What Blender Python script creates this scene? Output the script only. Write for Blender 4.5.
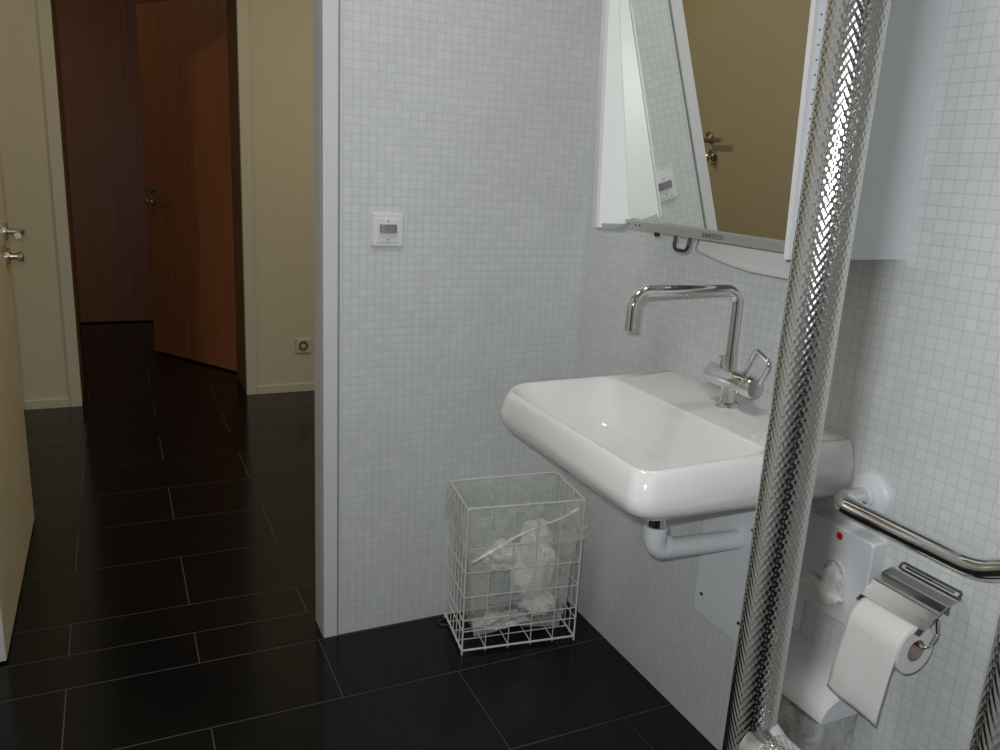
import bpy, bmesh, math, random
from math import sin, cos, pi, radians
from mathutils import Vector, Matrix, noise

for o in list(bpy.data.objects):
    bpy.data.objects.remove(o)
SC = bpy.context.scene
COL = SC.collection
random.seed(7)

# ------------------------------------------------------------------ camera
YAW, PITCH, ROLL, F = 0.44949252, 0.2507023, 0.05379709, 811.6
CAMZ = 1.26
fw = Vector((sin(YAW)*cos(PITCH), cos(YAW)*cos(PITCH), -sin(PITCH)))
rt = Vector((cos(YAW), -sin(YAW), 0)); up = rt.cross(fw)
rt2 = rt*cos(ROLL) + up*sin(ROLL); up2 = -rt*sin(ROLL) + up*cos(ROLL)
cd = bpy.data.cameras.new('camera'); cam = bpy.data.objects.new('camera', cd); COL.objects.link(cam)
m = Matrix.Identity(4)
for i, v in enumerate((rt2, up2, -fw)):
    for j in range(3): m[j][i] = v[j]
m[2][3] = CAMZ
cam.matrix_world = m
cd.sensor_width = 36; cd.lens = F/1000*36; cd.clip_start = 0.02
SC.camera = cam

# ------------------------------------------------------------------ world, exposure, lights
SC.view_settings.view_transform = 'Standard'; SC.view_settings.look = 'None'
SC.view_settings.exposure = 0.0; SC.view_settings.gamma = 1.0
SC.view_settings.use_curve_mapping = False
w = bpy.data.worlds.new('world'); SC.world = w; w.use_nodes = True
w.node_tree.nodes['Background'].inputs[0].default_value = (0.02, 0.02, 0.022, 1)
w.node_tree.nodes['Background'].inputs[1].default_value = 0.3

def area(name, loc, target, size, power, color, spread=pi):
    l = bpy.data.lights.new(name, 'AREA'); l.shape = 'RECTANGLE'; l.size, l.size_y = size
    l.energy = power; l.color = color; l.spread = spread
    o = bpy.data.objects.new(name, l); COL.objects.link(o); o.location = loc
    d = Vector(target) - Vector(loc); o.rotation_euler = d.to_track_quat('-Z', 'Y').to_euler()
    return o
# the camera's own flash, a little left of and above the lens
flash_at = Vector((0, 0, CAMZ)) - rt2*0.028 + up2*0.035
area('camera_flash', flash_at, flash_at + fw, (0.026, 0.014), 11.0, (0.90, 0.96, 1.0))
ROOM_LAMP = 26.0      # emission of the washroom ceiling lamp's diffuser
HALL_LAMP = 56.0

# ------------------------------------------------------------------ materials
def mat(name, color, rough=0.5, metal=0.0, coat=0.0, spec=0.5, bump=None, trans=0.0, alpha=1.0, sss=0):
    m = bpy.data.materials.new(name); m.use_nodes = True
    nt = m.node_tree; b = nt.nodes['Principled BSDF']
    b.inputs['Base Color'].default_value = (*color, 1)
    b.inputs['Roughness'].default_value = rough; b.inputs['Metallic'].default_value = metal
    b.inputs['Coat Weight'].default_value = coat; b.inputs['Coat Roughness'].default_value = 0.05
    b.inputs['Specular IOR Level'].default_value = spec
    b.inputs['Transmission Weight'].default_value = trans; b.inputs['Alpha'].default_value = alpha
    # faint variation of the tone so no surface is perfectly flat
    tc = nt.nodes.new('ShaderNodeTexCoord'); nz = nt.nodes.new('ShaderNodeTexNoise')
    nz.inputs['Scale'].default_value = 6; nz.inputs['Detail'].default_value = 4
    nt.links.new(tc.outputs['Object'], nz.inputs['Vector'])
    mx = nt.nodes.new('ShaderNodeMix'); mx.data_type = 'RGBA'
    mx.inputs[6].default_value = (*[c*0.96 for c in color], 1); mx.inputs[7].default_value = (*[min(1, c*1.03) for c in color], 1)
    nt.links.new(nz.outputs['Fac'], mx.inputs[0]); nt.links.new(mx.outputs[2], b.inputs['Base Color'])
    if bump:
        n2 = nt.nodes.new('ShaderNodeTexNoise'); n2.inputs['Scale'].default_value = bump[0]; n2.inputs['Detail'].default_value = 3
        nt.links.new(tc.outputs['Object'], n2.inputs['Vector'])
        bp = nt.nodes.new('ShaderNodeBump'); bp.inputs['Strength'].default_value = bump[1]; bp.inputs['Distance'].default_value = bump[2]
        nt.links.new(n2.outputs['Fac'], bp.inputs['Height']); nt.links.new(bp.outputs['Normal'], b.inputs['Normal'])
    return m

def mosaic(name, axes, shift=(0, 0)):
    m = bpy.data.materials.new(name); m.use_nodes = True
    nt = m.node_tree; b = nt.nodes['Principled BSDF']
    tc = nt.nodes.new('ShaderNodeTexCoord'); sp = nt.nodes.new('ShaderNodeSeparateXYZ')
    nt.links.new(tc.outputs['Object'], sp.inputs[0])
    cb = nt.nodes.new('ShaderNodeCombineXYZ')
    for k, a in enumerate(axes):
        ad = nt.nodes.new('ShaderNodeMath'); ad.operation = 'ADD'; ad.inputs[1].default_value = 10 + shift[k]
        nt.links.new(sp.outputs[a], ad.inputs[0]); nt.links.new(ad.outputs[0], cb.inputs[k])
    br = nt.nodes.new('ShaderNodeTexBrick'); br.offset = 0; br.squash = 1
    P = 0.0204
    br.inputs['Scale'].default_value = 1; br.inputs['Brick Width'].default_value = P; br.inputs['Row Height'].default_value = P
    br.inputs['Mortar Size'].default_value = 0.0012; br.inputs['Mortar Smooth'].default_value = 0.5
    br.inputs['Color1'].default_value = (0.648, 0.664, 0.652, 1); br.inputs['Color2'].default_value = (0.692, 0.706, 0.694, 1)
    br.inputs['Mortar'].default_value = (0.570, 0.585, 0.570, 1); br.inputs['Bias'].default_value = 0
    nt.links.new(cb.outputs[0], br.inputs['Vector'])
    # patchy sheet-to-sheet tone of the glass mosaic
    nz = nt.nodes.new('ShaderNodeTexNoise'); nz.inputs['Scale'].default_value = 9; nz.inputs['Detail'].default_value = 2
    nt.links.new(tc.outputs['Object'], nz.inputs['Vector'])
    rg = nt.nodes.new('ShaderNodeMapRange'); rg.inputs[3].default_value = 0.94; rg.inputs[4].default_value = 1.05
    nt.links.new(nz.outputs['Fac'], rg.inputs[0])
    mu = nt.nodes.new('ShaderNodeMix'); mu.data_type = 'RGBA'; mu.blend_type = 'MULTIPLY'; mu.inputs[0].default_value = 1
    nt.links.new(br.outputs['Color'], mu.inputs[6]); nt.links.new(rg.outputs[0], mu.inputs[7])
    nt.links.new(mu.outputs[2], b.inputs['Base Color'])
    b.inputs['Roughness'].default_value = 0.38; b.inputs['Specular IOR Level'].default_value = 0.35
    bp = nt.nodes.new('ShaderNodeBump'); bp.invert = True; bp.inputs['Strength'].default_value = 0.35; bp.inputs['Distance'].default_value = 0.0008
    nt.links.new(br.outputs['Fac'], bp.inputs['Height']); nt.links.new(bp.outputs['Normal'], b.inputs['Normal'])
    return m

def wood(name, c1, c2):
    m = bpy.data.materials.new(name); m.use_nodes = True
    nt = m.node_tree; b = nt.nodes['Principled BSDF']
    tc = nt.nodes.new('ShaderNodeTexCoord'); mp = nt.nodes.new('ShaderNodeMapping'); mp.inputs['Scale'].default_value = (14, 14, 0.7)
    nz = nt.nodes.new('ShaderNodeTexNoise'); nz.inputs['Scale'].default_value = 3; nz.inputs['Detail'].default_value = 8; nz.inputs['Distortion'].default_value = 0.6
    nt.links.new(tc.outputs['Object'], mp.inputs[0]); nt.links.new(mp.outputs[0], nz.inputs['Vector'])
    cr = nt.nodes.new('ShaderNodeValToRGB'); cr.color_ramp.elements[0].position = 0.3; cr.color_ramp.elements[1].position = 0.7
    cr.color_ramp.elements[0].color = (*c1, 1); cr.color_ramp.elements[1].color = (*c2, 1)
    nt.links.new(nz.outputs['Fac'], cr.inputs[0]); nt.links.new(cr.outputs[0], b.inputs['Base Color'])
    b.inputs['Roughness'].default_value = 0.45
    return m

def plastic_film(name, tint=(0.85, 0.87, 0.84), opacity=0.22, bump=0.6):
    m = bpy.data.materials.new(name); m.use_nodes = True
    nt = m.node_tree; b = nt.nodes['Principled BSDF']; out = nt.nodes['Material Output']
    b.inputs['Base Color'].default_value = (*tint, 1); b.inputs['Roughness'].default_value = 0.12
    tr = nt.nodes.new('ShaderNodeBsdfTransparent'); tr.inputs[0].default_value = (0.95, 0.96, 0.94, 1)
    mx = nt.nodes.new('ShaderNodeMixShader')
    tc = nt.nodes.new('ShaderNodeTexCoord'); nz = nt.nodes.new('ShaderNodeTexNoise'); nz.inputs['Scale'].default_value = 18
    nz.inputs['Detail'].default_value = 4; nz.inputs['Distortion'].default_value = 1.5
    nt.links.new(tc.outputs['Object'], nz.inputs['Vector'])
    rg = nt.nodes.new('ShaderNodeMapRange'); rg.inputs[1].default_value = 0.35; rg.inputs[2].default_value = 0.75
    rg.inputs[3].default_value = opacity*0.6; rg.inputs[4].default_value = opacity*1.7
    nt.links.new(nz.outputs['Fac'], rg.inputs[0]); nt.links.new(rg.outputs[0], mx.inputs[0])
    bp = nt.nodes.new('ShaderNodeBump'); bp.inputs['Strength'].default_value = bump; bp.inputs['Distance'].default_value = 0.01
    nt.links.new(nz.outputs['Fac'], bp.inputs['Height']); nt.links.new(bp.outputs['Normal'], b.inputs['Normal'])
    nt.links.new(tr.outputs[0], mx.inputs[1]); nt.links.new(b.outputs[0], mx.inputs[2]); nt.links.new(mx.outputs[0], out.inputs[0])
    return m

def hammered(name):
    m = bpy.data.materials.new(name); m.use_nodes = True
    nt = m.node_tree; b = nt.nodes['Principled BSDF']
    b.inputs['Base Color'].default_value = (0.74, 0.74, 0.72, 1); b.inputs['Metallic'].default_value = 1; b.inputs['Roughness'].default_value = 0.12
    # staggered rows of small pressed dimples, laid out around and along the tube
    tc = nt.nodes.new('ShaderNodeTexCoord'); sp = nt.nodes.new('ShaderNodeSeparateXYZ'); nt.links.new(tc.outputs['UV'], sp.inputs[0])
    wv = []
    for k, per in enumerate((1/28, .0064)):
        a = nt.nodes.new('ShaderNodeMath'); a.operation = 'MULTIPLY'; a.inputs[1].default_value = 2*pi/per; nt.links.new(sp.outputs[k], a.inputs[0])
        c = nt.nodes.new('ShaderNodeMath'); c.operation = 'COSINE'; nt.links.new(a.outputs[0], c.inputs[0]); wv.append(c)
    pr = nt.nodes.new('ShaderNodeMath'); pr.operation = 'MULTIPLY'
    nt.links.new(wv[0].outputs[0], pr.inputs[0]); nt.links.new(wv[1].outputs[0], pr.inputs[1])
    bp = nt.nodes.new('ShaderNodeBump'); bp.inputs['Strength'].default_value = 1.0; bp.inputs['Distance'].default_value = 0.00012
    nt.links.new(pr.outputs[0], bp.inputs['Height']); nt.links.new(bp.outputs['Normal'], b.inputs['Normal'])
    return m

def emit(name, color, strength):
    m = bpy.data.materials.new(name); m.use_nodes = True; nt = m.node_tree
    b = nt.nodes['Principled BSDF']; b.inputs['Base Color'].default_value = (0.8, 0.8, 0.8, 1)
    b.inputs['Emission Color'].default_value = (*color, 1); b.inputs['Emission Strength'].default_value = strength
    return m

M = {
 'tile': mat('dark_floor_tile', (0.006, 0.006, 0.006), 0.17, spec=0.27, bump=(60, 0.05, 0.002)),
 'grout': mat('grey_grout', (0.085, 0.078, 0.068), 0.85),
 'hallwall': mat('cream_plaster', (0.56, 0.52, 0.40), 0.7, bump=(120, 0.15, 0.001)),
 'plaster': mat('white_plaster', (0.58, 0.57, 0.55), 0.75, bump=(120, 0.15, 0.001)),
 'casing': mat('cream_paint', (0.55, 0.52, 0.43), 0.5),
 'greypaint': mat('white_steel_paint', (0.70, 0.68, 0.69), 0.4),
 'silicone': mat('grey_sealant', (0.28, 0.29, 0.30), 0.4),
 'doorcream': mat('beige_door_laminate', (0.60, 0.53, 0.38), 0.42),
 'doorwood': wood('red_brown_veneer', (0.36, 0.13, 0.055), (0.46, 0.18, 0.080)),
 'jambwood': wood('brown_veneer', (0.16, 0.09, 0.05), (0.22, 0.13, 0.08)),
 'chrome': mat('chrome', (0.78, 0.78, 0.77), 0.06, metal=1),
 'satin': mat('satin_steel', (0.62, 0.58, 0.52), 0.25, metal=1),
 'alu': mat('brushed_aluminium', (0.42, 0.43, 0.41), 0.42, metal=0.55),
 'ceramic': mat('white_ceramic', (0.80, 0.78, 0.76), 0.12, coat=0.6),
 'whiteplastic': mat('white_plastic', (0.74, 0.74, 0.76), 0.35),
 'switchplastic': mat('switch_white_plastic', (0.78, 0.77, 0.75), 0.35),
 'whitelac': mat('white_lacquer', (0.76, 0.78, 0.80), 0.35),
 'frame_white': mat('bright_white_lacquer', (0.86, 0.86, 0.83), 0.35),
 'black': mat('black_plastic', (0.012, 0.012, 0.012), 0.35),
 'darkgrey': mat('dark_grey_print', (0.06, 0.06, 0.07), 0.5),
 'lens': mat('grey_lens', (0.25, 0.25, 0.27), 0.25),
 'red': mat('red_print', (0.60, 0.01, 0.02), 0.4),
 'rubberred': mat('dark_red_rubber', (0.09, 0.010, 0.016), 0.5),
 'wire': mat('white_coated_wire', (0.72, 0.70, 0.66), 0.35),
 'paper': mat('tissue_paper', (0.76, 0.74, 0.71), 0.9, bump=(90, 0.25, 0.003)),
 'tissue': mat('bright_tissue_paper', (0.88, 0.87, 0.84), 0.9, bump=(90, 0.25, 0.003)),
 'card': mat('cardboard', (0.30, 0.23, 0.18), 0.85),
 'film': plastic_film('clear_bin_liner', (0.90, 0.91, 0.86), 0.27),
 'milkfilm': plastic_film('milky_waste_bag', (0.72, 0.73, 0.70), 0.55),
 'wrap': plastic_film('glossy_wrapper', (0.9, 0.9, 0.9), 0.7),
 'mirror': mat('mirror_glass', (0.86, 0.88, 0.84), 0.0, metal=1),
 'hammered': hammered('dimpled_stainless_steel'),
 'lamp': emit('opal_lamp', (1.0, 0.965, 0.925), ROOM_LAMP),
 'hlamp': emit('warm_opal_lamp', (1.0, 0.86, 0.60), HALL_LAMP),
 'fill_lamp': emit('added_fill_glow', (1.0, 0.86, 0.66), 13.0),
 'mosaic_back': mosaic('glass_mosaic_back', (0, 2), (0.006, 0.004)),
 'mosaic_side': mosaic('glass_mosaic_side', (1, 2), (0.004, 0.004)),
}
# the mirror must stay a clean reflector
mb = M['mirror'].node_tree.nodes['Principled BSDF']
for l in list(mb.inputs['Base Color'].links): M['mirror'].node_tree.links.remove(l)
mb.inputs['Base Color'].default_value = (0.86, 0.88, 0.84, 1)

# ------------------------------------------------------------------ mesh helpers
def obj(name, bm, material, parent=None, smooth=False, mats=None, angle=40):
    me = bpy.data.meshes.new(name); bm.normal_update(); bm.to_mesh(me); bm.free()
    for x in (mats or [material]): me.materials.append(x)
    if smooth:
        me.polygons.foreach_set('use_smooth', [True]*len(me.polygons))
        if angle: me.set_sharp_from_angle(angle=radians(angle))
    o = bpy.data.objects.new(name, me); COL.objects.link(o)
    if parent:
        o.parent = parent
        o.matrix_parent_inverse = Matrix.Translation(-Vector(parent.location)) if parent.type == 'EMPTY' and parent.parent is None else Matrix.Identity(4)
    return o
def thing(name, label, cat, loc=(0, 0, 0), group=None):
    o = bpy.data.objects.new(name, None); COL.objects.link(o); o.location = loc; o.empty_display_size = 0.05
    o['label'] = label; o['category'] = cat
    if group: o['group'] = group
    return o
def tag(o, label, cat, group=None):
    o['label'] = label; o['category'] = cat
    if group: o['group'] = group
    return o
def struct(name, bm, material, parent=None, **k):
    o = obj(name, bm, material, parent, **k)
    if not parent: o['kind'] = 'structure'
    return o
def BM(): return bmesh.new()
def box(bm, x0, x1, y0, y1, z0, z1, mi=0, bevel=0, seg=2):
    vs = [bm.verts.new((x, y, z)) for x in (x0, x1) for y in (y0, y1) for z in (z0, z1)]
    fs = [bm.faces.new([vs[i] for i in q]) for q in ((0, 1, 3, 2), (4, 6, 7, 5), (0, 4, 5, 1), (2, 3, 7, 6), (0, 2, 6, 4), (1, 5, 7, 3))]
    for f in fs: f.material_index = mi
    if bevel:
        es = list({e for f in fs for e in f.edges})
        bmesh.ops.bevel(bm, geom=es, offset=bevel, segments=seg, affect='EDGES', profile=0.5)
    return fs
def mbox(*a, **k):
    bm = BM(); box(bm, *a, **k); return bm
def prism(bm, pts, axis, a0, a1, mi=0):
    """extrude a 2D outline along an axis (0,1,2); pts are the other two coords in order"""
    def P(p, a):
        v = [0, 0, 0]; o = [i for i in range(3) if i != axis]; v[axis] = a; v[o[0]] = p[0]; v[o[1]] = p[1]; return v
    A = [bm.verts.new(P(p, a0)) for p in pts]; B = [bm.verts.new(P(p, a1)) for p in pts]
    n = len(pts); fs = [bm.faces.new(A), bm.faces.new(B[::-1])]
    for i in range(n): fs.append(bm.faces.new((A[i], B[i], B[(i+1) % n], A[(i+1) % n])))
    for f in fs: f.material_index = mi
    bmesh.ops.recalc_face_normals(bm, faces=fs)
    return fs
def cyl(bm, p0, p1, r0, r1=None, n=24, mi=0, caps=True):
    r1 = r0 if r1 is None else r1
    p0, p1 = Vector(p0), Vector(p1); d = (p1-p0).normalized()
    a = d.orthogonal().normalized(); b = d.cross(a)
    A = [bm.verts.new(p0 + (a*cos(t)+b*sin(t))*r0) for t in [2*pi*i/n for i in range(n)]]
    B = [bm.verts.new(p1 + (a*cos(t)+b*sin(t))*r1) for t in [2*pi*i/n for i in range(n)]]
    fs = [bm.faces.new((A[i], A[(i+1) % n], B[(i+1) % n], B[i])) for i in range(n)]
    if caps: fs += [bm.faces.new(A[::-1]), bm.faces.new(B)]
    for f in fs: f.material_index = mi
def lathe(bm, prof, origin, axis, n=32, mi=0):
    """prof: list of (distance along axis, radius)"""
    o = Vector(origin); d = Vector(axis).normalized(); a = d.orthogonal().normalized(); b = d.cross(a)
    rings = []
    for h, r in prof:
        if r < 1e-6: rings.append([bm.verts.new(o+d*h)])
        else: rings.append([bm.verts.new(o+d*h+(a*cos(2*pi*i/n)+b*sin(2*pi*i/n))*r) for i in range(n)])
    fs = []
    for A, B in zip(rings, rings[1:]):
        for i in range(n):
            j = (i+1) % n
            if len(A) == 1 and len(B) == 1: continue
            if len(A) == 1: fs.append(bm.faces.new((A[0], B[j], B[i])))
            elif len(B) == 1: fs.append(bm.faces.new((A[i], A[j], B[0])))
            else: fs.append(bm.faces.new((A[i], A[j], B[j], B[i])))
    for f in fs: f.material_index = mi
    bmesh.ops.recalc_face_normals(bm, faces=fs)
def fillet(pts, r, seg=8, closed=False):
    pts = [Vector(p) for p in pts]; out = []; n = len(pts)
    for i, p in enumerate(pts):
        if not closed and i in (0, n-1): out.append(p); continue
        a, b = pts[i-1], pts[(i+1) % n]
        u, v = (a-p), (b-p); rr = min(r, u.length*.49, v.length*.49) if not isinstance(r, (list, tuple)) else r[i]
        u.normalize(); v.normalize(); ang = u.angle(v)
        t = rr/math.tan(ang/2)
        p0, p1 = p+u*t, p+v*t; c = p + (u+v).normalized()*(rr/sin(ang/2))
        w0, w1 = p0-c, p1-c; A = w0.angle(w1)
        for k in range(seg+1):
            s = k/seg
            out.append(c + (w0*sin((1-s)*A)+w1*sin(s*A))/sin(A))
    return out
def tube(bm, pts, r, n=16, closed=False, mi=0, caps=True):
    pts = [Vector(p) for p in pts]; N = len(pts); rings = []
    nrm = None
    for i, p in enumerate(pts):
        if closed: t = (pts[(i+1) % N]-pts[i-1]).normalized()
        elif i == 0: t = (pts[1]-p).normalized()
        elif i == N-1: t = (p-pts[i-1]).normalized()
        else: t = ((pts[i+1]-p).normalized()+(p-pts[i-1]).normalized()).normalized()
        if nrm is None: nrm = t.orthogonal().normalized()
        nrm = (nrm - t*nrm.dot(t)).normalized(); b = t.cross(nrm)
        rad = r[i] if isinstance(r, (list, tuple)) else r
        rings.append([bm.verts.new(p+(nrm*cos(2*pi*k/n)+b*sin(2*pi*k/n))*rad) for k in range(n)])
    pairs = list(zip(rings, rings[1:])) + ([(rings[-1], rings[0])] if closed else [])
    for A, B in pairs:
        for k in range(n):
            f = bm.faces.new((A[k], A[(k+1) % n], B[(k+1) % n], B[k])); f.material_index = mi
    if caps and not closed:
        bm.faces.new(rings[0][::-1]).material_index = mi; bm.faces.new(rings[-1]).material_index = mi
def knurled(name, path, r, n, parent):
    """tube with uv: u once around, v the length in metres"""
    pts = [Vector(path[0])]
    for q in path[1:]:
        q = Vector(q); d = (q-pts[-1]).length; m_ = max(1, int(d/.03)); p0 = pts[-1]
        for k in range(1, m_+1): pts.append(p0.lerp(q, k/m_))
    L = [0]
    for a, b in zip(pts, pts[1:]): L.append(L[-1]+(b-a).length)
    bm = BM(); tube(bm, pts, r, n, caps=False)
    uv = bm.loops.layers.uv.new('uv')
    for fi, f in enumerate(bm.faces):
        i, k = divmod(fi, n)
        for lp, (du, dv) in zip(f.loops, ((0, 0), (1, 0), (1, 1), (0, 1))):
            lp[uv].uv = ((k+du)/n, L[i+dv])
    return obj(name, bm, M['hammered'], parent, smooth=True, angle=0)
def mtube(*a, **k):
    bm = BM(); tube(bm, *a, **k); return bm
def mcyl(*a, **k):
    bm = BM(); cyl(bm, *a, **k); return bm
def rrect(x0, x1, y0, y1, r, n=8):
    """rounded rectangle, counter-clockwise; r one radius or four (x1y1, x0y1, x0y0, x1y0)"""
    rs = r if isinstance(r, (list, tuple)) else [r]*4; out = []
    for (cx, cy, sx, sy, a0), q in zip(((x1, y1, -1, -1, 0), (x0, y1, 1, -1, 90), (x0, y0, 1, 1, 180), (x1, y0, -1, 1, 270)), rs):
        for k in range(n+1):
            a = radians(a0+90*k/n); out.append((cx+sx*q+cos(a)*q, cy+sy*q+sin(a)*q))
    return out
def loft(bm, rings, mi=0, cap0=True, cap1=True):
    R = [[bm.verts.new(p) for p in ring] for ring in rings]; fs = []
    for A, B in zip(R, R[1:]):
        n = len(A)
        for i in range(n):
            fs.append(bm.faces.new((A[i], A[(i+1) % n], B[(i+1) % n], B[i])))
    if cap0: fs.append(bm.faces.new(R[0][::-1]))
    if cap1: fs.append(bm.faces.new(R[-1]))
    for f in fs: f.material_index = mi
    bmesh.ops.recalc_face_normals(bm, faces=fs)
def text_bm(s, size, origin, xdir, ydir, depth=0.0004):
    cu = bpy.data.curves.new('lettering', 'FONT'); cu.body = s; cu.size = size; cu.extrude = depth; cu.align_x = 'CENTER'; cu.align_y = 'CENTER'
    o = bpy.data.objects.new('lettering', cu); COL.objects.link(o)
    dg = bpy.context.evaluated_depsgraph_get(); me = bpy.data.meshes.new_from_object(o.evaluated_get(dg))
    x, y = Vector(xdir).normalized(), Vector(ydir).normalized(); z = x.cross(y)
    mt = Matrix.Identity(4)
    for i, v in enumerate((x, y, z)):
        for j in range(3): mt[j][i] = v[j]
    mt.translation = Vector(origin); me.transform(mt)
    bm = BM(); bm.from_mesh(me); bpy.data.objects.remove(o); bpy.data.curves.remove(cu); bpy.data.meshes.remove(me)
    return bm
def solidify(o, t, offset=0):
    md = o.modifiers.new('solidify', 'SOLIDIFY'); md.thickness = t; md.offset = offset

# ------------------------------------------------------------------ room shell
W = 1.178          # right wall
D = 1.947          # back wall, washroom face
XL = -0.62; YF = -0.42; ZC = 2.60
HD = 4.37          # far wall of the hall

# floor: grout bed with individual stone tiles
bm = BM()
box(bm, -2.3, 2.4, YF-0.1, 6.75, -0.06, -0.0012, mi=1)
rows = [-0.431, -0.131, 0.169, 0.469, 0.769, 1.069, 1.369, 1.680, 1.943, 2.090, 2.244, 2.554]
while rows[-1] < 6.7: rows.append(rows[-1]+0.303)
par = {6: 0.134}
for i in range(len(rows)-1):
    off = 0.134 if (i % 2 == 0) else 0.437
    y0, y1 = rows[i]+0.0022, rows[i+1]-0.0022
    x = off - 0.603*5
    while x < 2.4:
        a, b = max(-2.3, x+0.0014), min(2.4, x+0.603-0.0014)
        if b > a+0.01: box(bm, a, b, y0, y1, -0.004, 0.0, mi=0)
        x += 0.603
fl = struct('floor', bm, None, mats=[M['tile'], M['grout']])

DX0, DX1 = -0.425, 0.451      # doorway in the back wall
bm = BM()
box(bm, DX1+0.0365, W+0.12, D, D+0.083, 0, ZC)
struct('wall_back', bm, M['mosaic_back'])
bm = BM(); box(bm, XL-0.1, DX0-0.0365, D, D+0.083, 0, ZC); box(bm, DX0-0.0365, DX1+0.0365, D, D+0.083, 2.11, ZC)
struct('wall_back_left', bm, M['mosaic_back'])
struct('wall_right', mbox(W, W+0.12, YF-0.1, D, 0, ZC), M['mosaic_side'])
struct('wall_left', mbox(XL-0.1, XL, YF, D, 0, ZC), M['plaster'])
struct('wall_front', mbox(XL-0.1, W, YF-0.1, YF, 0, ZC), M['plaster'])
struct('ceiling', mbox(-2.3, 2.4, YF-0.1, 6.75, ZC, ZC+0.08), M['plaster'])
# hall
HX0, HX1 = -0.19, 0.600
bm = BM()
box(bm, -2.3, HX0-0.001, HD, HD+0.36, 0, ZC); box(bm, HX1+0.001, 2.4, HD, HD+0.36, 0, ZC); box(bm, HX0-0.001, HX1+0.001, HD, HD+0.36, 2.10, ZC)
struct('wall_hall', bm, M['hallwall'])
struct('wall_hall_left', mbox(-2.3, -2.2, D+0.083, HD, 0, ZC), M['hallwall'])
struct('wall_hall_right', mbox(2.3, 2.4, D+0.083, HD, 0, ZC), M['hallwall'])
struct('wall_hall_near', mbox(W+0.12, 2.4, D, D+0.083, 0, ZC), M['hallwall'])
bm = BM(); box(bm, -2.3, XL-0.1, D, D+0.083, 0, ZC)
struct('wall_hall_near_left', bm, M['hallwall'])
# room beyond the hall
FD = 6.52
struct('wall_far', mbox(-2.3, 2.4, FD+0.05, FD+0.15, 0, ZC), M['hallwall'])
struct('wall_far_left', mbox(-1.3, -1.2, HD+0.36, FD+0.05, 0, ZC), M['hallwall'])
struct('wall_far_right', mbox(1.9, 2.0, HD+0.36, FD+0.05, 0, ZC), M['hallwall'])

# door frames
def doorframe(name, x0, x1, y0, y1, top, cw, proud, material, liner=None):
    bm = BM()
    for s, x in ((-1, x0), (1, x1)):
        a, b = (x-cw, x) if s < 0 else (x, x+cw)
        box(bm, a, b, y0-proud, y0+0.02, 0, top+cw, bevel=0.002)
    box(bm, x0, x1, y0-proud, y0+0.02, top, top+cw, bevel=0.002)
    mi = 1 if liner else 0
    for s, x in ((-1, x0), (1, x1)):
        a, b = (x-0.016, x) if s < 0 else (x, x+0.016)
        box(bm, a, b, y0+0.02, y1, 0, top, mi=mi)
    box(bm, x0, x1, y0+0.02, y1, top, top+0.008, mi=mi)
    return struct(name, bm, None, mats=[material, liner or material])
doorframe('trim_1', DX0, DX1, D, D+0.094, 2.08, 0.0365, 0.004, M['greypaint'])
bm = BM(); box(bm, DX1+0.0365, DX1+0.0405, D-0.003, D, 0, 2.11)
struct('trim_2', bm, M['silicone'])
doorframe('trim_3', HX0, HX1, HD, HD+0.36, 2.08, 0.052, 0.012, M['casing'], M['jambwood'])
struct('baseboard_left', mbox(-2.2, HX0-0.053, HD-0.012, HD, 0, 0.045, bevel=0.002), M['casing'])
struct('baseboard_right', mbox(HX1+0.053, 2.3, HD-0.012, HD, 0, 0.045, bevel=0.002), M['casing'])

# ------------------------------------------------------------------ doors
def lever_set(parent, base, nrm, along, z, material):
    """rose, neck and lever above; cylinder rose with a turn knob below"""
    n, a = Vector(nrm).normalized(), Vector(along).normalized(); B = Vector(base)
    bm = BM(); c = B+Vector((0, 0, z))
    lathe(bm, [(0, 0), (0, .026), (.007, .026), (.009, .023), (.009, 0)], c, n, 28)
    r = obj('handle_rose', bm, material, parent, smooth=True)
    path = fillet([c, c+n*0.047, c+n*0.047+a*0.125], 0.014, 8)
    h = obj('lever_handle', mtube(path, 0.0095, 14), material, parent, smooth=True)
    bm = BM(); c2 = B+Vector((0, 0, z-0.076))
    lathe(bm, [(0, 0), (0, .026), (.007, .026), (.009, .023), (.009, .011), (.03, .010), (.032, .008), (.032, 0)], c2, n, 28)
    k = obj('lock_rose', bm, material, parent, smooth=True)
    bm = BM(); lathe(bm, [(.03, 0), (.03, .014), (.034, .016), (.042, .016), (.045, .013), (.045, 0)], c2, n, 20)
    tube(bm, [c2+n*0.038, c2+n*0.038+a*(-0.028)], 0.005, 10)
    obj('turn_knob', bm, material, parent, smooth=True)
# door 1: washroom door, opened 90 degrees into the hall
DFX = -0.303
d1 = struct('door_1', mbox(DFX-0.042, DFX, 2.105, 2.985, 0.008, 2.07, bevel=0.0015), M['doorcream'])
obj('edge_strip', mbox(DFX-0.041, DFX-0.001, 2.1025, 2.1048, 0.009, 2.069), M['greypaint'], d1)
lever_set(d1, (DFX, 2.925, 0), (1, 0, 0), (0, -1, 0), 0.989, M['satin'])
bm = BM()
for z in (0.25, 1.05, 1.85): cyl(bm, (DFX-0.030, 2.094, z-0.04), (DFX-0.030, 2.094, z+0.04), 0.008, n=14)
obj('hinge', bm, M['satin'], d1, smooth=True)
bm = BM(); box(bm, -0.61, 0.10, YF, YF+0.018, 0.008, 2.05, bevel=.002)  # dark panel added behind the camera so the steel rail reflects a dark band
refl_panel = struct('dark_reflection_panel', bm, mat('dark_blue_for_reflection', (0.008, 0.010, 0.022), 0.5))
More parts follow.
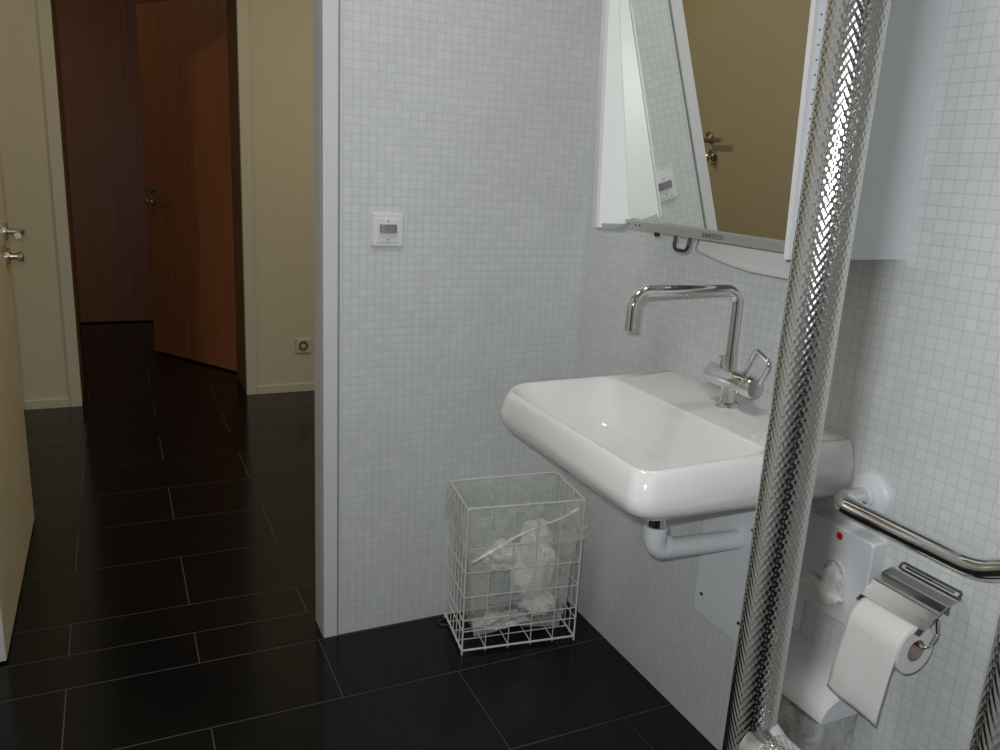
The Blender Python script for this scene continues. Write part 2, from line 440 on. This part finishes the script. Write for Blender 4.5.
# door 2: wooden door standing open behind the hall
hg, fe = Vector((0.635, 4.80, 0)), Vector((0.196, 5.50, 0))
u = (fe-hg).normalized(); nn = Vector((u.y, -u.x, 0)); nn = nn if nn.y < 0 else -nn
bm = BM(); vs = []
for p in (hg, fe, fe-nn*0.04, hg-nn*0.04): vs.append((p.x, p.y))
prism(bm, vs, 2, 0.012, 2.06)
d2 = struct('door_2', bm, M['doorwood'])
lever_set(d2, fe-u*0.06, nn, -u, 1.02, M['satin'])
# door 3: closed wooden door at the far end
bm = BM(); box(bm, -0.42, 0.50, FD, FD+0.04, 0.010, 2.28, bevel=0.002)
d3 = struct('door_3', bm, M['doorwood'])
bm = BM(); box(bm, -0.47, -0.425, FD-0.01, FD+0.05, 0, 2.33); box(bm, 0.505, 0.55, FD-0.01, FD+0.05, 0, 2.33); box(bm, -0.425, 0.505, FD-0.01, FD+0.05, 2.285, 2.33)
struct('trim_4', bm, M['jambwood'])

# ------------------------------------------------------------------ ceiling lamps (out of view, they light the rooms; some are added only to brighten)
def ceiling_lamp(x, y, r, m, label):
    t = thing('ceiling_lamp', label, 'lamp', (x, y, ZC))
    bm = BM(); lathe(bm, [(0, 0), (0, r+0.012), (-0.03, r+0.012), (-0.03, r), (-0.02, r), (-0.02, 0)], (x, y, ZC), (0, 0, 1), 40)
    obj('lamp_rim', bm, M['greypaint'], t, smooth=True)
    bm = BM(); lathe(bm, [(-0.028, r-0.002), (-0.045, r*0.93), (-0.06, r*0.7), (-0.066, 0)], (x, y, ZC), (0, 0, 1), 40)
    obj('lamp_diffuser', bm, m, t, smooth=True)
ceiling_lamp(0.25, 1.15, 0.18, M['lamp'], 'round opal ceiling lamp of the washroom')
ceiling_lamp(1.25, 2.95, 0.15, M['hlamp'], 'round warm ceiling lamp at the right end of the hall')
ceiling_lamp(-1.15, 3.25, 0.11, M['hlamp'], 'added unseen round lamp that brightens the left wall of the hall')  # extra lamp added out of view to lift the left hall wall

ceiling_lamp(-0.75, 5.35, 0.10, M['fill_lamp'], 'added unseen round lamp that brightens the wooden door leaf in the far room')  # fill lamp added out of view to brighten the open wooden leaf

# ------------------------------------------------------------------ sockets and sensor
sx, sz = 0.609, 1.096
t = thing('motion_sensor_switch', 'square white motion sensor light switch on the mosaic wall beside the doorway', 'light switch', (sx, D, sz))
bm = BM(); loft(bm, [[(sx+a, D-y, sz+b) for a, b in rrect(-h, h, -h, h, r)] for h, r, y in ((.0405, .006, 0), (.0405, .006, .006), (.038, .005, .009))])
obj('cover_frame', bm, M['switchplastic'], t, smooth=True, angle=30)
bm = BM(); box(bm, sx-.027, sx+.027, D-.0125, D-.008, sz-.029, sz+.027, bevel=.001); obj('insert_plate', bm, M['switchplastic'], t)
bm = BM(); A = []
for k in range(13):
    a = -1+2*k/12; A.append((sx+a*.0215, D-.0125-.009*math.sqrt(max(0, 1-a*a*.8))))
prism(bm, [(sx-.0215, D-.012)]+A+[(sx+.0215, D-.012)], 2, sz-.006, sz+.014)
obj('sensor_lens', bm, M['lens'], t, smooth=True)
bm = BM(); box(bm, sx-.0215, sx+.0215, D-.0165, D-.012, sz-.0105, sz-.0065, bevel=.001); box(bm, sx-.020, sx+.020, D-.014, D-.012, sz-.019, sz-.0165)
obj('lens_rim', bm, M['whiteplastic'], t)
for z in (.0215, -.0235): obj('screw', mcyl((sx, D-.0120, sz+z), (sx, D-.0133, sz+z), .0019, n=12), M['darkgrey'], t)
ox, oz = 0.903, 0.258
t = thing('wall_socket', 'square cream wall socket low on the hall wall behind the doorway', 'socket', (ox, HD, oz))
bm = BM(); loft(bm, [[(ox+a, HD-y, oz+b) for a, b in rrect(-h, h, -h, h, .005)] for h, y in ((.0405, 0), (.0405, .007), (.037, .010))])
obj('cover_frame', bm, M['casing'], t)
bm = BM(); lathe(bm, [(.010, .027), (.013, .027), (.013, .0225), (.0105, .020), (.0102, 0)], (ox, HD, oz), (0, -1, 0), 28); obj('socket_cup', bm, M['jambwood'], t, smooth=True)
bm = BM(); lathe(bm, [(.0102, .0125), (.0128, .0125), (.0128, 0)], (ox, HD, oz), (0, -1, 0), 20); obj('socket_core', bm, M['casing'], t, smooth=True)
bm = BM(); [cyl(bm, (ox+s*.0065, HD-.0128, oz), (ox+s*.0065, HD-.0135, oz), .0024, n=10) for s in (-1, 1)]; obj('contact_hole', bm, M['black'], t)

# ------------------------------------------------------------------ washbasin
BX0, BX1, BY0, BY1 = 0.708, W-0.001, 0.953, 1.523
ZT = 0.819
def zt(x): return ZT + (x-W)*0.020
def outer(inset, dz, rf=1.0, back=0.0, drop=0.0):
    pts = rrect(BX0+inset, BX1-back, BY0+inset, BY1-inset, (0.004, 0.080*rf, 0.036*rf, 0.004), 10)
    return [(x, y+(.007*max(0, (x-1.0)/.178)**2 if y < 1.2 else -.012*max(0, (x-1.0)/.178)**2), zt(x)+dz-drop*max(0, (x-BX0)/0.48)) for x, y in pts]
def inner(i0, i1, j0, j1, dz, k=1.0):
    pts = rrect(0.734+i0, 0.994-i1, 0.980+j0, 1.494-j1, (.038*k, .062*k, .020*k, .036*k), 10)
    return [(x, y, zt(x)+dz) for x, y in pts]
bm = BM()
rings = [outer(.15, -.140, back=.10), outer(.10, -.134, back=.04), outer(.060, -.108, drop=.015),
         outer(.032, -.086, drop=.026), outer(.014, -.079, drop=.028), outer(.005, -.069, drop=.026), outer(0, -.056, drop=.014), outer(.001, -.042),
         outer(.006, -.022), outer(.010, -.009), outer(.014, -.003), outer(.018, 0, .9),
         inner(-.004, -.006, -.004, -.004, 0), inner(-.001, -.001, -.001, -.001, -.002), inner(.001, .001, .001, .001, -.006), inner(.006, .005, .006, .006, -.022, 1.2), inner(.022, .012, .022, .022, -.068, 1.6),
         inner(.034, .016, .036, .036, -.094, 1.6), inner(.050, .020, .055, .055, -.102, 1.35), inner(.08, .055, .12, .12, -.107, .9), inner(.105, .100, .2, .2, -.110, .35)]
loft(bm, rings)
t = thing('washbasin', 'white rectangular ceramic washbasin mounted on the right mosaic wall', 'washbasin', (0.94, 1.236, 0.70))
obj('basin', bm, M['ceramic'], t, smooth=True, angle=80)
bm = BM(); dx, dy = 0.862, 1.228; zb = zt(dx)-.1095
lathe(bm, [(0, 0), (0, .021), (.002, .021), (.0035, .018), (.0025, .014), (.005, .012), (.0055, 0)], (dx, dy, zb), (0, 0, 1), 28)
obj('drain_plug', bm, M['chrome'], t, smooth=True)

# faucet
fx, fy, fz = 1.100, 1.222, zt(1.100)
t = thing('faucet', 'chrome tap with a tall square swan spout on the back of the washbasin', 'faucet', (fx, fy, fz))
bm = BM(); lathe(bm, [(0, 0), (0, .025), (.004, .0255), (.008, .023), (.009, .015), (.035, .0145), (.055, .0145)], (fx, fy, fz), (0, 0, 1), 32)
obj('tap_base', bm, M['chrome'], t, smooth=True)
bm = BM(); bz = 0.873
lathe(bm, [(0, 0), (0, .0195), (.003, .0215), (.085, .0215), (.0855, .0205), (.088, .0205), (.0885, .0225), (.128, .0225), (.133, .019), (.134, 0)], (fx, 1.281, bz), (0, -1, 0), 36)
obj('mixer_body', bm, M['chrome'], t, smooth=True)
path = fillet([(fx, 1.228, bz+.018), (fx, 1.228, 1.052), (0.857, 1.232, 1.052), (0.857, 1.232, 0.983)], [0, .030, .034, 0], 10)
obj('spout', mtube(path, .0105, 20), M['chrome'], t, smooth=True)
bm = BM(); lathe(bm, [(0, .0125), (.03, .0125), (.032, .0105)], (fx, 1.228, bz+.018), (0, 0, 1), 24); obj('spout_collar', bm, M['chrome'], t, smooth=True)
bm = BM(); lathe(bm, [(0, .0085), (0, .0113), (.014, .0113), (.014, .0105)], (0.857, 1.232, 0.980), (0, 0, 1), 24)
obj('aerator', bm, M['chrome'], t, smooth=True)
path = fillet([(fx, 1.188, bz+.015), (fx, 1.160, 0.948), (fx, 1.118, 0.930), (fx, 1.140, bz+.012)], .010, 6)
obj('loop_handle', mtube(path, .0042, 12), M['chrome'], t, smooth=True)
bm = BM(); lathe(bm, [(0, .004), (.012, .004), (.014, .0055), (.022, .0055), (.024, 0)], (fx, 1.255, bz+.018), (0, 0, 1), 16); obj('lift_knob', bm, M['chrome'], t, smooth=True)

# waste pipe
px_, py_ = 0.957, 1.222
t = thing('waste_pipe', 'white plastic waste pipe running from under the washbasin into the wall panel', 'pipe', (px_, py_, 0.52))
bm = BM(); lathe(bm, [(0, .019), (.03, .019), (.031, .0205), (.040, .0205), (.041, .019), (.125, .018)], (px_, py_, 0.570), (0, 0, 1), 28)
obj('metal_tailpiece', bm, M['chrome'], t, smooth=True)
path = fillet([(px_, py_, 0.570), (px_, py_, 0.522), (W-.004, py_-.002, 0.513)], .030, 10)
obj('elbow_pipe', mtube(path, .021, 24), M['whiteplastic'], t, smooth=True)
bm = BM(); lathe(bm, [(0, .021), (0, .0235), (.022, .0245), (.030, .0235), (.031, .020)], (px_, py_, 0.545), (0, 0, 1), 28)
lathe(bm, [(0, .021), (.001, .0236), (.010, .0236), (.012, .021)], (px_+.024, py_, 0.526), (1, 0, -.05), 28)
obj('pipe_collar', bm, M['whiteplastic'], t, smooth=True)

# service panel on the wall
t = thing('service_panel', 'flat white access panel screwed to the wall under the washbasin', 'panel', (W, 1.17, 0.45))
bm = BM(); loft(bm, [[(W-x, y, z) for y, z in rrect(1.020, 1.330, 0.288, 0.640, .008)] for x in (0, .003)])
obj('panel_plate', bm, M['whitelac'], t)
for y, z in ((1.308, .335), (1.182, .332), (1.178, .552), (1.308, .60), (1.045, .335), (1.045, .60)): obj('screw', mcyl((W-.003, y, z), (W-.0055, y, z), .0038, n=12), M['black'], t)

# ------------------------------------------------------------------ mirror cabinet with tilted glass
MY0, MY1 = 0.939, 1.484; MZ0, MZ1 = 1.147, 1.76
XF0, XF1 = 0.921, 0.896          # front edge of the side panels, bottom and top
t = thing('mirror_cabinet', 'white wall cabinet above the washbasin with a large mirror tilted forward', 'mirror cabinet', (W, 1.21, MZ0))
def slab(P, y0, y1):
    bm = BM(); A = [bm.verts.new((x, y0, z)) for x, z in P]; B = [bm.verts.new((x, y1, z)) for x, z in P]
    bm.faces.new(A); bm.faces.new(B[::-1]); n = len(P)
    for i in range(n): bm.faces.new((A[i], B[i], B[(i+1) % n], A[(i+1) % n]))
    bmesh.ops.recalc_face_normals(bm, faces=bm.faces); return bm
for y0, y1 in ((MY1, MY1+.014), (MY0-.008, MY0)):
    s = obj('side_panel', slab([(W, MZ0), (XF0+.007, MZ0), (XF1+.007, MZ1), (W, MZ1)], y0, y1), M['frame_white'] if y0 > 1.2 else M['whitelac'], t)
    obj('edge_strip', slab([(XF0+.006, MZ0), (XF0, MZ0), (XF1, MZ1), (XF1+.006, MZ1)], y0-.0005, y1+.0005), M['greypaint'], s)
bm = BM()
for k in range(30):
    f = k/30; z = MZ0+.004+f*.60; x = XF0+.0133-.025*f
    cyl(bm, (x, MY0-.0078, z), (x, MY0-.0095, z), .0012, n=8)
sd = obj('hinge_pins', bm, M['darkgrey'], t)
sd['kind'] = 'stuff'
TILT, MYAW = 0.1659, 0.0129
mn = Vector((-cos(TILT)*cos(MYAW), sin(MYAW), -sin(TILT)*cos(MYAW)))
MA = Vector((1.004, 1.41, 1.157))
def on_mirror(y, z): return Vector((MA.x + (mn.y*(y-MA.y)+mn.z*(z-MA.z))/(-mn.x), y, z))
q4 = [on_mirror(MY0+.001, MZ0+.018), on_mirror(MY1-.001, MZ0+.018), on_mirror(MY1-.001, MZ1-.01), on_mirror(MY0+.001, MZ1-.01)]
bm = BM(); f0 = [bm.verts.new(v) for v in q4]; f1 = [bm.verts.new(v-mn*.004) for v in q4]
bm.faces.new(f0); bm.faces.new(f1[::-1])
for i in range(4): bm.faces.new((f0[i], f1[i], f1[(i+1) % 4], f0[(i+1) % 4]))
bmesh.ops.recalc_face_normals(bm, faces=bm.faces)
obj('mirror_glass', bm, M['mirror'], t)
RX0 = 0.994
rail = obj('bottom_rail', mbox(RX0, RX0+.020, MY0+.001, MY1, MZ0+.001, MZ0+.019, bevel=.001), M['alu'], t)
obj('cabinet_back', mbox(W-.012, W, MY0, MY1, MZ0+.02, MZ1), M['whitelac'], t)
obj('cabinet_top', mbox(.93, W-.0125, MY0+.0005, MY1-.0005, MZ1-.008, MZ1), M['whitelac'], t)
obj('side_foot', mbox(XF0+.014, RX0-.001, MY1-.003, MY1+.0135, MZ0-.004, MZ0+.009, bevel=.001), M['alu'], t)
obj('side_foot', mbox(XF0+.014, RX0-.001, MY0-.001, MY0+.008, MZ0-.001, MZ0+.009, bevel=.001), M['alu'], t)
obj('rail_label', text_bm('SANITECH', .0125, (RX0-.0002, 1.197, MZ0+.0095), (0, -1, 0), (0, 0, 1)), M['darkgrey'], rail)
for y in (1.470, 1.445, 1.430): obj('rail_screw', mcyl((RX0, y, MZ0+.010), (RX0-.0012, y, MZ0+.010), .0022, n=10), M['darkgrey'], rail)
path = fillet([(RX0+.006, 1.312, MZ0+.003), (RX0+.002, 1.312, 1.121), (RX0+.002, 1.268, 1.121), (RX0+.006, 1.268, MZ0+.003)], .012, 6)
obj('tilt_lever', mtube(path, .0034, 12), M['black'], t, smooth=True)
bm = BM(); lathe(bm, [(0, 0), (.001, .0055), (.008, .006), (.011, .004), (.0115, 0)], (RX0+.008, 1.378, 1.150), (0, 0, -1), 14); obj('stop_knob', bm, M['black'], t, smooth=True)

# paper towel hanging out below the mirror
bm = BM(); n = 30; cols_ = []
for k in range(n+1):
    s_ = k/n; y = 1.335 - s_*0.29
    zl = 1.118 - .024*math.sin(min(1, s_*1.55)*pi/2) + .002*max(0, s_-.6)
    rr = []
    for j in range(7):
        f = j/6; z = 1.185*(1-f)+zl*f; x = 1.085-.014*f*f-.004*sin(4*s_+2*f)
        rr.append(bm.verts.new((x, y, z)))
    cols_.append(rr)
for a, b in zip(cols_, cols_[1:]):
    for j in range(6): bm.faces.new((a[j], b[j], b[j+1], a[j+1]))
o = obj('paper_towel', bm, M['paper'], None, smooth=True); solidify(o, .0010)
tag(o, 'white paper towel with a curved edge hanging out below the mirror cabinet', 'paper towel')

# ------------------------------------------------------------------ horizontal grab bar
GX, GZ = 1.090, 0.738
t = thing('grab_bar', 'horizontal chrome grab bar on the right wall above the toilet paper', 'grab bar', (W, .78, GZ))
path = fillet([(W-.012, .915, GZ), (GX, .915, GZ), (GX, .655, GZ), (GX, .30, GZ+.20), (W-.012, .30, GZ+.20)], [0, .030, .10, .035, 0], 10)
obj('bar', mtube(path, .0165, 24), M['chrome'], t, smooth=True)
for y, gz in ((.915, GZ), (.30, GZ+.20)):
    bm = BM(); lathe(bm, [(0, 0), (0, .042), (.004, .042), (.010, .038), (.014, .030), (.015, .019), (.024, .0185), (.024, 0)], (W, y, gz), (-1, 0, 0), 40)
    obj('wall_flange', bm, M['whiteplastic'], t, smooth=True)

# ------------------------------------------------------------------ upright support rail close to the camera
PX, PY = 0.3635, 0.3425
SP = 0.156; ZB, ZTOP = 0.902, 1.70
t = thing('support_rail', 'dimpled steel support rail standing upright in the foreground, right of the washbasin', 'support rail', (PX, PY-SP/2, 0))
path = fillet([(PX, PY, 0.004), (PX, PY, ZTOP), (PX, PY-SP, ZTOP), (PX, PY-SP, 0.004)], .055, 12)
knurled('rail_tube', path, .0157, 56, t)
cp = [(PX, PY-d, ZB) for d in (.0120, .0165, .0230, .05, SP-.05, SP-.0230, SP-.0165, SP-.0120)]
knurled('cross_bar', cp, .0157, 56, t)
for y, sg in ((PY, -1), (PY-SP, 1)):
    bm = BM(); lathe(bm, [(.0100, .0185), (.0135, .0177), (.0175, .0163), (.0215, .0159), (.0215, .0150)], (PX, y, ZB), (0, sg, 0), 40)
    obj('weld_collar', bm, M['chrome'], t, smooth=True)
for y in (PY, PY-SP):
    bm = BM(); lathe(bm, [(0, 0), (0, .042), (.004, .042), (.008, .038), (.012, .020), (.030, .0185), (.030, .0157)], (PX, y, 0), (0, 0, 1), 36)
    obj('floor_flange', bm, M['chrome'], t, smooth=True)

# ------------------------------------------------------------------ hygiene bag dispenser
t = thing('hygiene_bag_dispenser', 'white box with a red dot and an oval slot, below the grab bar flange', 'dispenser', (W, .93, .51))
dx0 = W-.028
bm = BM(); loft(bm, [[(x, y, z) for y, z in rrect(.872+i, 1.018-i, .491+i, .666-i, .006)] for x, i in ((W, -.004), (W-.014, -.002), (dx0+.003, 0), (dx0, .003))])
obj('dispenser_box', bm, M['whiteplastic'], t)
bm = BM(); cyl(bm, (dx0, .944, .650), (dx0-.0006, .944, .650), .0068, n=24); obj('red_dot', bm, M['red'], t)
bm = BM(); ov = [(dx0-.0025, .942+.026*cos(a), .570+.034*sin(a)) for a in [2*pi*k/28 for k in range(28)]]
tube(bm, ov, .0022, 8, closed=True); obj('slot_rim', bm, M['whiteplastic'], t, smooth=True)
def crumple(center, size, seed, sub=3, amp=.35, freq=2.2):
    bm = BM(); bmesh.ops.create_icosphere(bm, subdivisions=sub, radius=1)
    for v in bm.verts:
        p = v.co.copy(); o_ = Vector((seed*3.1, seed*1.7, seed*.9))
        d = noise.noise(p*freq+o_)*amp + abs(noise.noise(p*freq*2.3+o_))*amp*.7
        v.co = p*(1+d)
        v.co = Vector((v.co.x*size[0], v.co.y*size[1], v.co.z*size[2])) + Vector(center)
    return bm
o = obj('hygiene_bag', crumple((dx0-.010, .955, .540), (.014, .046, .019), 2.2, 4, .45, 1.5), M['paper'], None, smooth=True)
tag(o, 'crumpled white paper bag sticking out of the dispenser slot', 'paper bag')
o2 = obj('bag_fold', crumple((dx0-.007, .940, .563), (.012, .020, .030), 5.2, 4, .35, 1.5), M['paper'], o, smooth=True)

# ------------------------------------------------------------------ sanitary waste bin on the wall
t = thing('sanitary_bin', 'white lidded wall bin with a milky bag hanging below, beside the toilet paper', 'bin', (W, .97, .2))
prof = [(W, .400), (W-.06, .396), (W-.100, .386), (W-.118, .374), (W-.128, .358), (W-.129, .350), (W-.120, .347), (W, .347)]
bm = BM(); prism(bm, [(x+.008, z+.006) if x < W-.01 else (x, z+.006) for x, z in prof], 1, .842, 1.050)
obj('bin_lid', bm, M['whiteplastic'], t, smooth=True, angle=60)
bm = BM(); R = []
for k in range(10):
    z = .346-.28*k/9; s = 1-.10*k/9
    ring = []
    for i, (x, y) in enumerate(rrect(W-.118*s, W-.004, .946-.095*s, .946+.095*s, .02, 6)):
        q = noise.noise(Vector((x*25, y*25, z*14)))*.010
        ring.append((min(W-.003, x+q), y+q*.8, z))
    R.append(ring)
loft(bm, R, cap0=False); obj('waste_bag', bm, M['milkfilm'], t, smooth=True)

# ------------------------------------------------------------------ toilet paper
RX, RZ, RY0, RY1, RR = 1.091, .566, .722, .822, .0415
t = thing('toilet_paper_holder', 'chrome toilet paper holder with a curved lid, under the grab bar', 'paper holder', (W, .775, .64))
obj('wall_plate', mbox(W-.004, W, .735, .825, .600, .646, bevel=.001), M['chrome'], t)
bm = BM(); prof = [(W-.012, .646), (W-.030, .645), (W-.050, .640), (W-.0655, .630), (W-.080, .617), (W-.092, .607), (W-.103, .600)]
th = [(x+.0012, z-.0012) for x, z in prof]
V = [[bm.verts.new((x, y, z)) for x, z in prof] for y in (.712, .832)]; V2 = [[bm.verts.new((x, y, z)) for x, z in th] for y in (.712, .832)]
for j in range(len(prof)-1):
    bm.faces.new((V[0][j], V[1][j], V[1][j+1], V[0][j+1])); bm.faces.new((V2[0][j], V2[0][j+1], V2[1][j+1], V2[1][j]))
    for s in (0, 1): bm.faces.new((V[s][j], V[s][j+1], V2[s][j+1], V2[s][j]))
for j in (0, -1): bm.faces.new((V[0][j], V[1][j], V2[1][j], V2[0][j]))
bmesh.ops.recalc_face_normals(bm, faces=bm.faces)
cov = obj('curved_lid', bm, M['chrome'], t)
obj('lid_ridge', mtube([(W-.0665, .712, .632), (W-.0665, .832, .632)], .0024, 8), M['alu'], cov, smooth=True)
path = fillet([(W-.020, .826, .642), (W-.010, .826, .653), (W-.010, .718, .653), (W-.020, .718, .642)], .004, 5)
obj('hinge_wire', mtube(path, .0022, 10), M['darkgrey'], t, smooth=True)
path = fillet([(W-.070, .711, .622), (W-.066, .708, .598), (RX+.006, .707, .582), (RX, .712, .578), (RX, .722, .577), (RX, .815, .577)], .008, 6)
obj('roll_wire', mtube(path, .003, 10), M['chrome'], t, smooth=True)
t = thing('toilet_paper_roll', 'white toilet paper roll with a long loose sheet hanging in front of the wall', 'toilet paper', (RX, .77, RZ))
bm = BM(); lathe(bm, [(RY0, .0185), (RY0, RR-.002), (RY0+.002, RR), (RY1-.002, RR), (RY1, RR-.002), (RY1, .0185)], (RX, 0, RZ), (0, 1, 0), 48)
obj('paper_roll', bm, M['paper'], t, smooth=True)
bm = BM(); lathe(bm, [(RY0+.0005, .0183), (RY0+.0005, .0172), (RY1-.0005, .0172), (RY1-.0005, .0183), (RY0+.0005, .0183)], (RX, 0, RZ), (0, 1, 0), 32)
obj('cardboard_core', bm, M['card'], t, smooth=True)
bm = BM(); G = []
ny = 14
pr = [(RX-(RR+.0012)*sin(a), RZ+(RR+.0012)*cos(a)) for a in [radians(d) for d in range(8, 96, 8)]]
n0 = len(pr)
L = .122
for k in range(1, 17):
    f = k/16; pr.append((RX-RR-.0012-.006*sin(f*2.2), RZ-L*f))
for j, (x, z) in enumerate(pr):
    row = []
    for i in range(ny+1):
        s = i/ny; y = RY0+.001+(RY1-RY0-.002)*s
        f = max(0, j-n0)/16
        q = noise.noise(Vector((y*22, z*18, 1.3)))*.009*f
        zz = z - f*f*.012*(1-s) + (noise.noise(Vector((y*60, 0, 5)))*.003 if j == len(pr)-1 else 0)
        row.append(bm.verts.new((x+q, y+.010*f, zz)))
    G.append(row)
for a, b in zip(G, G[1:]):
    for i in range(ny): bm.faces.new((a[i], a[i+1], b[i+1], b[i]))
o = obj('hanging_sheet', bm, M['paper'], t, smooth=True); solidify(o, .0006)

# ------------------------------------------------------------------ wire waste basket
FL_, FR_, BR_, BL_ = Vector((.772, 1.742, 0)), Vector((1.090, 1.700, 0)), Vector((1.115, 1.902, 0)), Vector((.797, 1.930, 0))
HB = .418
bk = thing('wire_waste_basket', 'white wire mesh waste basket on the dark floor in the corner below the washbasin', 'waste basket', (.945, 1.82, 0))
def P4(i): return (FL_, FR_, BR_, BL_)[i % 4]
names = ['front_grid', 'side_grid', 'back_grid', 'side_grid']
cols = [5, 6, 5, 6]
levels = [.068, .100, .168, .238, .305]
for i in range(4):
    a, b = P4(i), P4(i+1); bm = BM()
    for k in range(1, cols[i]):
        p = a.lerp(b, k/cols[i]); tube(bm, [p+Vector((0, 0, .004)), p+Vector((0, 0, HB))], .0014, 6)
    for z in levels: tube(bm, [a+Vector((0, 0, z)), b+Vector((0, 0, z))], .0014, 6)
    obj(names[i], bm, M['wire'], bk, smooth=True)
for i in range(4):
    obj('corner_post', mtube([P4(i), P4(i)+Vector((0, 0, HB))], .0027, 8), M['wire'], bk, smooth=True)
for z, nm in ((HB, 'top_rim'), (.012, 'bottom_rim')):
    bm = BM()
    for i in range(4): tube(bm, [P4(i)+Vector((0, 0, z)), P4(i+1)+Vector((0, 0, z))], .0028, 8)
    obj(nm, bm, M['wire'], bk, smooth=True)
bm = BM()
for k in range(1, 5):
    tube(bm, [FL_.lerp(FR_, k/5)+Vector((0, 0, .014)), BL_.lerp(BR_, k/5)+Vector((0, 0, .014))], .0014, 6)
for k in range(1, 4):
    tube(bm, [FL_.lerp(BL_, k/4)+Vector((0, 0, .014)), FR_.lerp(BR_, k/4)+Vector((0, 0, .014))], .0014, 6)
obj('base_grid', bm, M['wire'], bk, smooth=True)

# clear liner: inside the basket and folded over its rim
cen = (FL_+FR_+BR_+BL_)/4
def loop(off, n=20):
    out = []
    for i in range(4):
        a, b = P4(i), P4(i+1)
        for k in range(n):
            p = a.lerp(b, k/n); out.append((p, (p-cen)))
    return [(p + d.normalized()*off) for p, d in out]
bm = BM(); R = []
def wob(p, z, amp): return noise.noise(Vector((p.x*18, p.y*18, z*16)))*amp
for z, off, amp in ((.300, .016, .007), (.335, .013, .006), (.375, .009, .004), (HB-.004, .005, .001), (HB+.004, .001, 0), (HB-.004, -.005, .001), (.37, -.010, .005), (.30, -.014, .009), (.22, -.020, .012), (.14, -.026, .014), (.08, -.034, .012), (.035, -.045, .006)):
    ring = []
    for idx, p in enumerate(loop(off)):
        dn = (p-cen).normalized(); q = wob(p, z, amp)
        zz = z
        if z == .300: zz = .318 - .028*cos(idx/80*2*pi-.2) + noise.noise(Vector((idx*.25, 3, 1)))*.012
        ring.append((p.x+dn.x*q, p.y+dn.y*q, zz))
    R.append(ring)
loft(bm, R, cap0=False, cap1=True)
ln = obj('bin_liner', bm, M['film'], None, smooth=True)
tag(ln, 'clear plastic bin liner folded over the rim of the wire basket', 'bin liner')
# pleat running diagonally across the front
a = FL_.lerp(FR_, .02)+Vector((0, -.017, .275)); b = FL_.lerp(FR_, .93)+Vector((0, -.012, .408))
bm = BM(); R = []
for k in range(25):
    f = k/24; p = a.lerp(b, f); p.y -= .004*sin(f*9)
    p.z += .006*sin(f*5)
    wd = .0032+.0018*sin(f*7)
    R.append([p+Vector((0, .003, wd)), p+Vector((0, -.004, 0)), p+Vector((0, .003, -wd))])
V = [[bm.verts.new(q) for q in r] for r in R]
for r0, r1 in zip(V, V[1:]):
    for j in range(2): bm.faces.new((r0[j], r0[j+1], r1[j+1], r1[j]))
o = obj('liner_pleat', bm, M['wrap'], ln, smooth=True); solidify(o, .0006)

# rubbish
for i, (c, s, sd, lab) in enumerate((
    ((1.000, 1.800, .180), (.056, .046, .095), 1.0, 'large crumpled white tissue in the middle of the wire basket'),
    ((.930, 1.835, .215), (.050, .040, .040), 2.0, 'crumpled white tissue on the left of the pile in the basket'),
    ((1.030, 1.845, .262), (.040, .036, .040), 3.0, 'crumpled white tissue at the top right of the pile in the basket'),
    ((1.020, 1.790, .085), (.045, .040, .032), 4.0, 'crumpled white tissue at the bottom right of the basket'))):
    tag(obj('crumpled_tissue', crumple(c, s, sd, 4, .38, 1.7), M['tissue'], None, smooth=True), lab, 'tissue', 'tissues in the waste basket')
o = obj('plastic_wrapper', crumple((.905, 1.790, .048), (.072, .030, .014), 7.7, 4, .4, 2.0), M['wrap'], None, smooth=True)
tag(o, 'shiny clear wrapper with a red stripe lying on the basket bottom', 'wrapper')
bm = BM(); tube(bm, [(.862+.10*f, 1.765+.003*sin(f*8), .054+.006*sin(f*4)+.010*f) for f in [k/12 for k in range(13)]], [.0022+.0006*sin(k) for k in range(13)], 8)
obj('red_stripe', bm, mat('faded_red_print', (.50, .16, .15), .4), o, smooth=True)
# dark red band on the floor behind the basket
bm = BM(); pts = []
for k in range(40):
    a = 2*pi*k/40; pts.append((.787+.024*cos(a)+.002*cos(2*a), 1.900+.016*sin(a)+.004*sin(2*a), .003+.001*sin(2*a)))
tube(bm, pts, .0022, 8, closed=True)
tag(obj('rubber_band', bm, M['rubberred'], None, smooth=True), 'dark red rubber band on the floor left of the wire basket', 'rubber band')
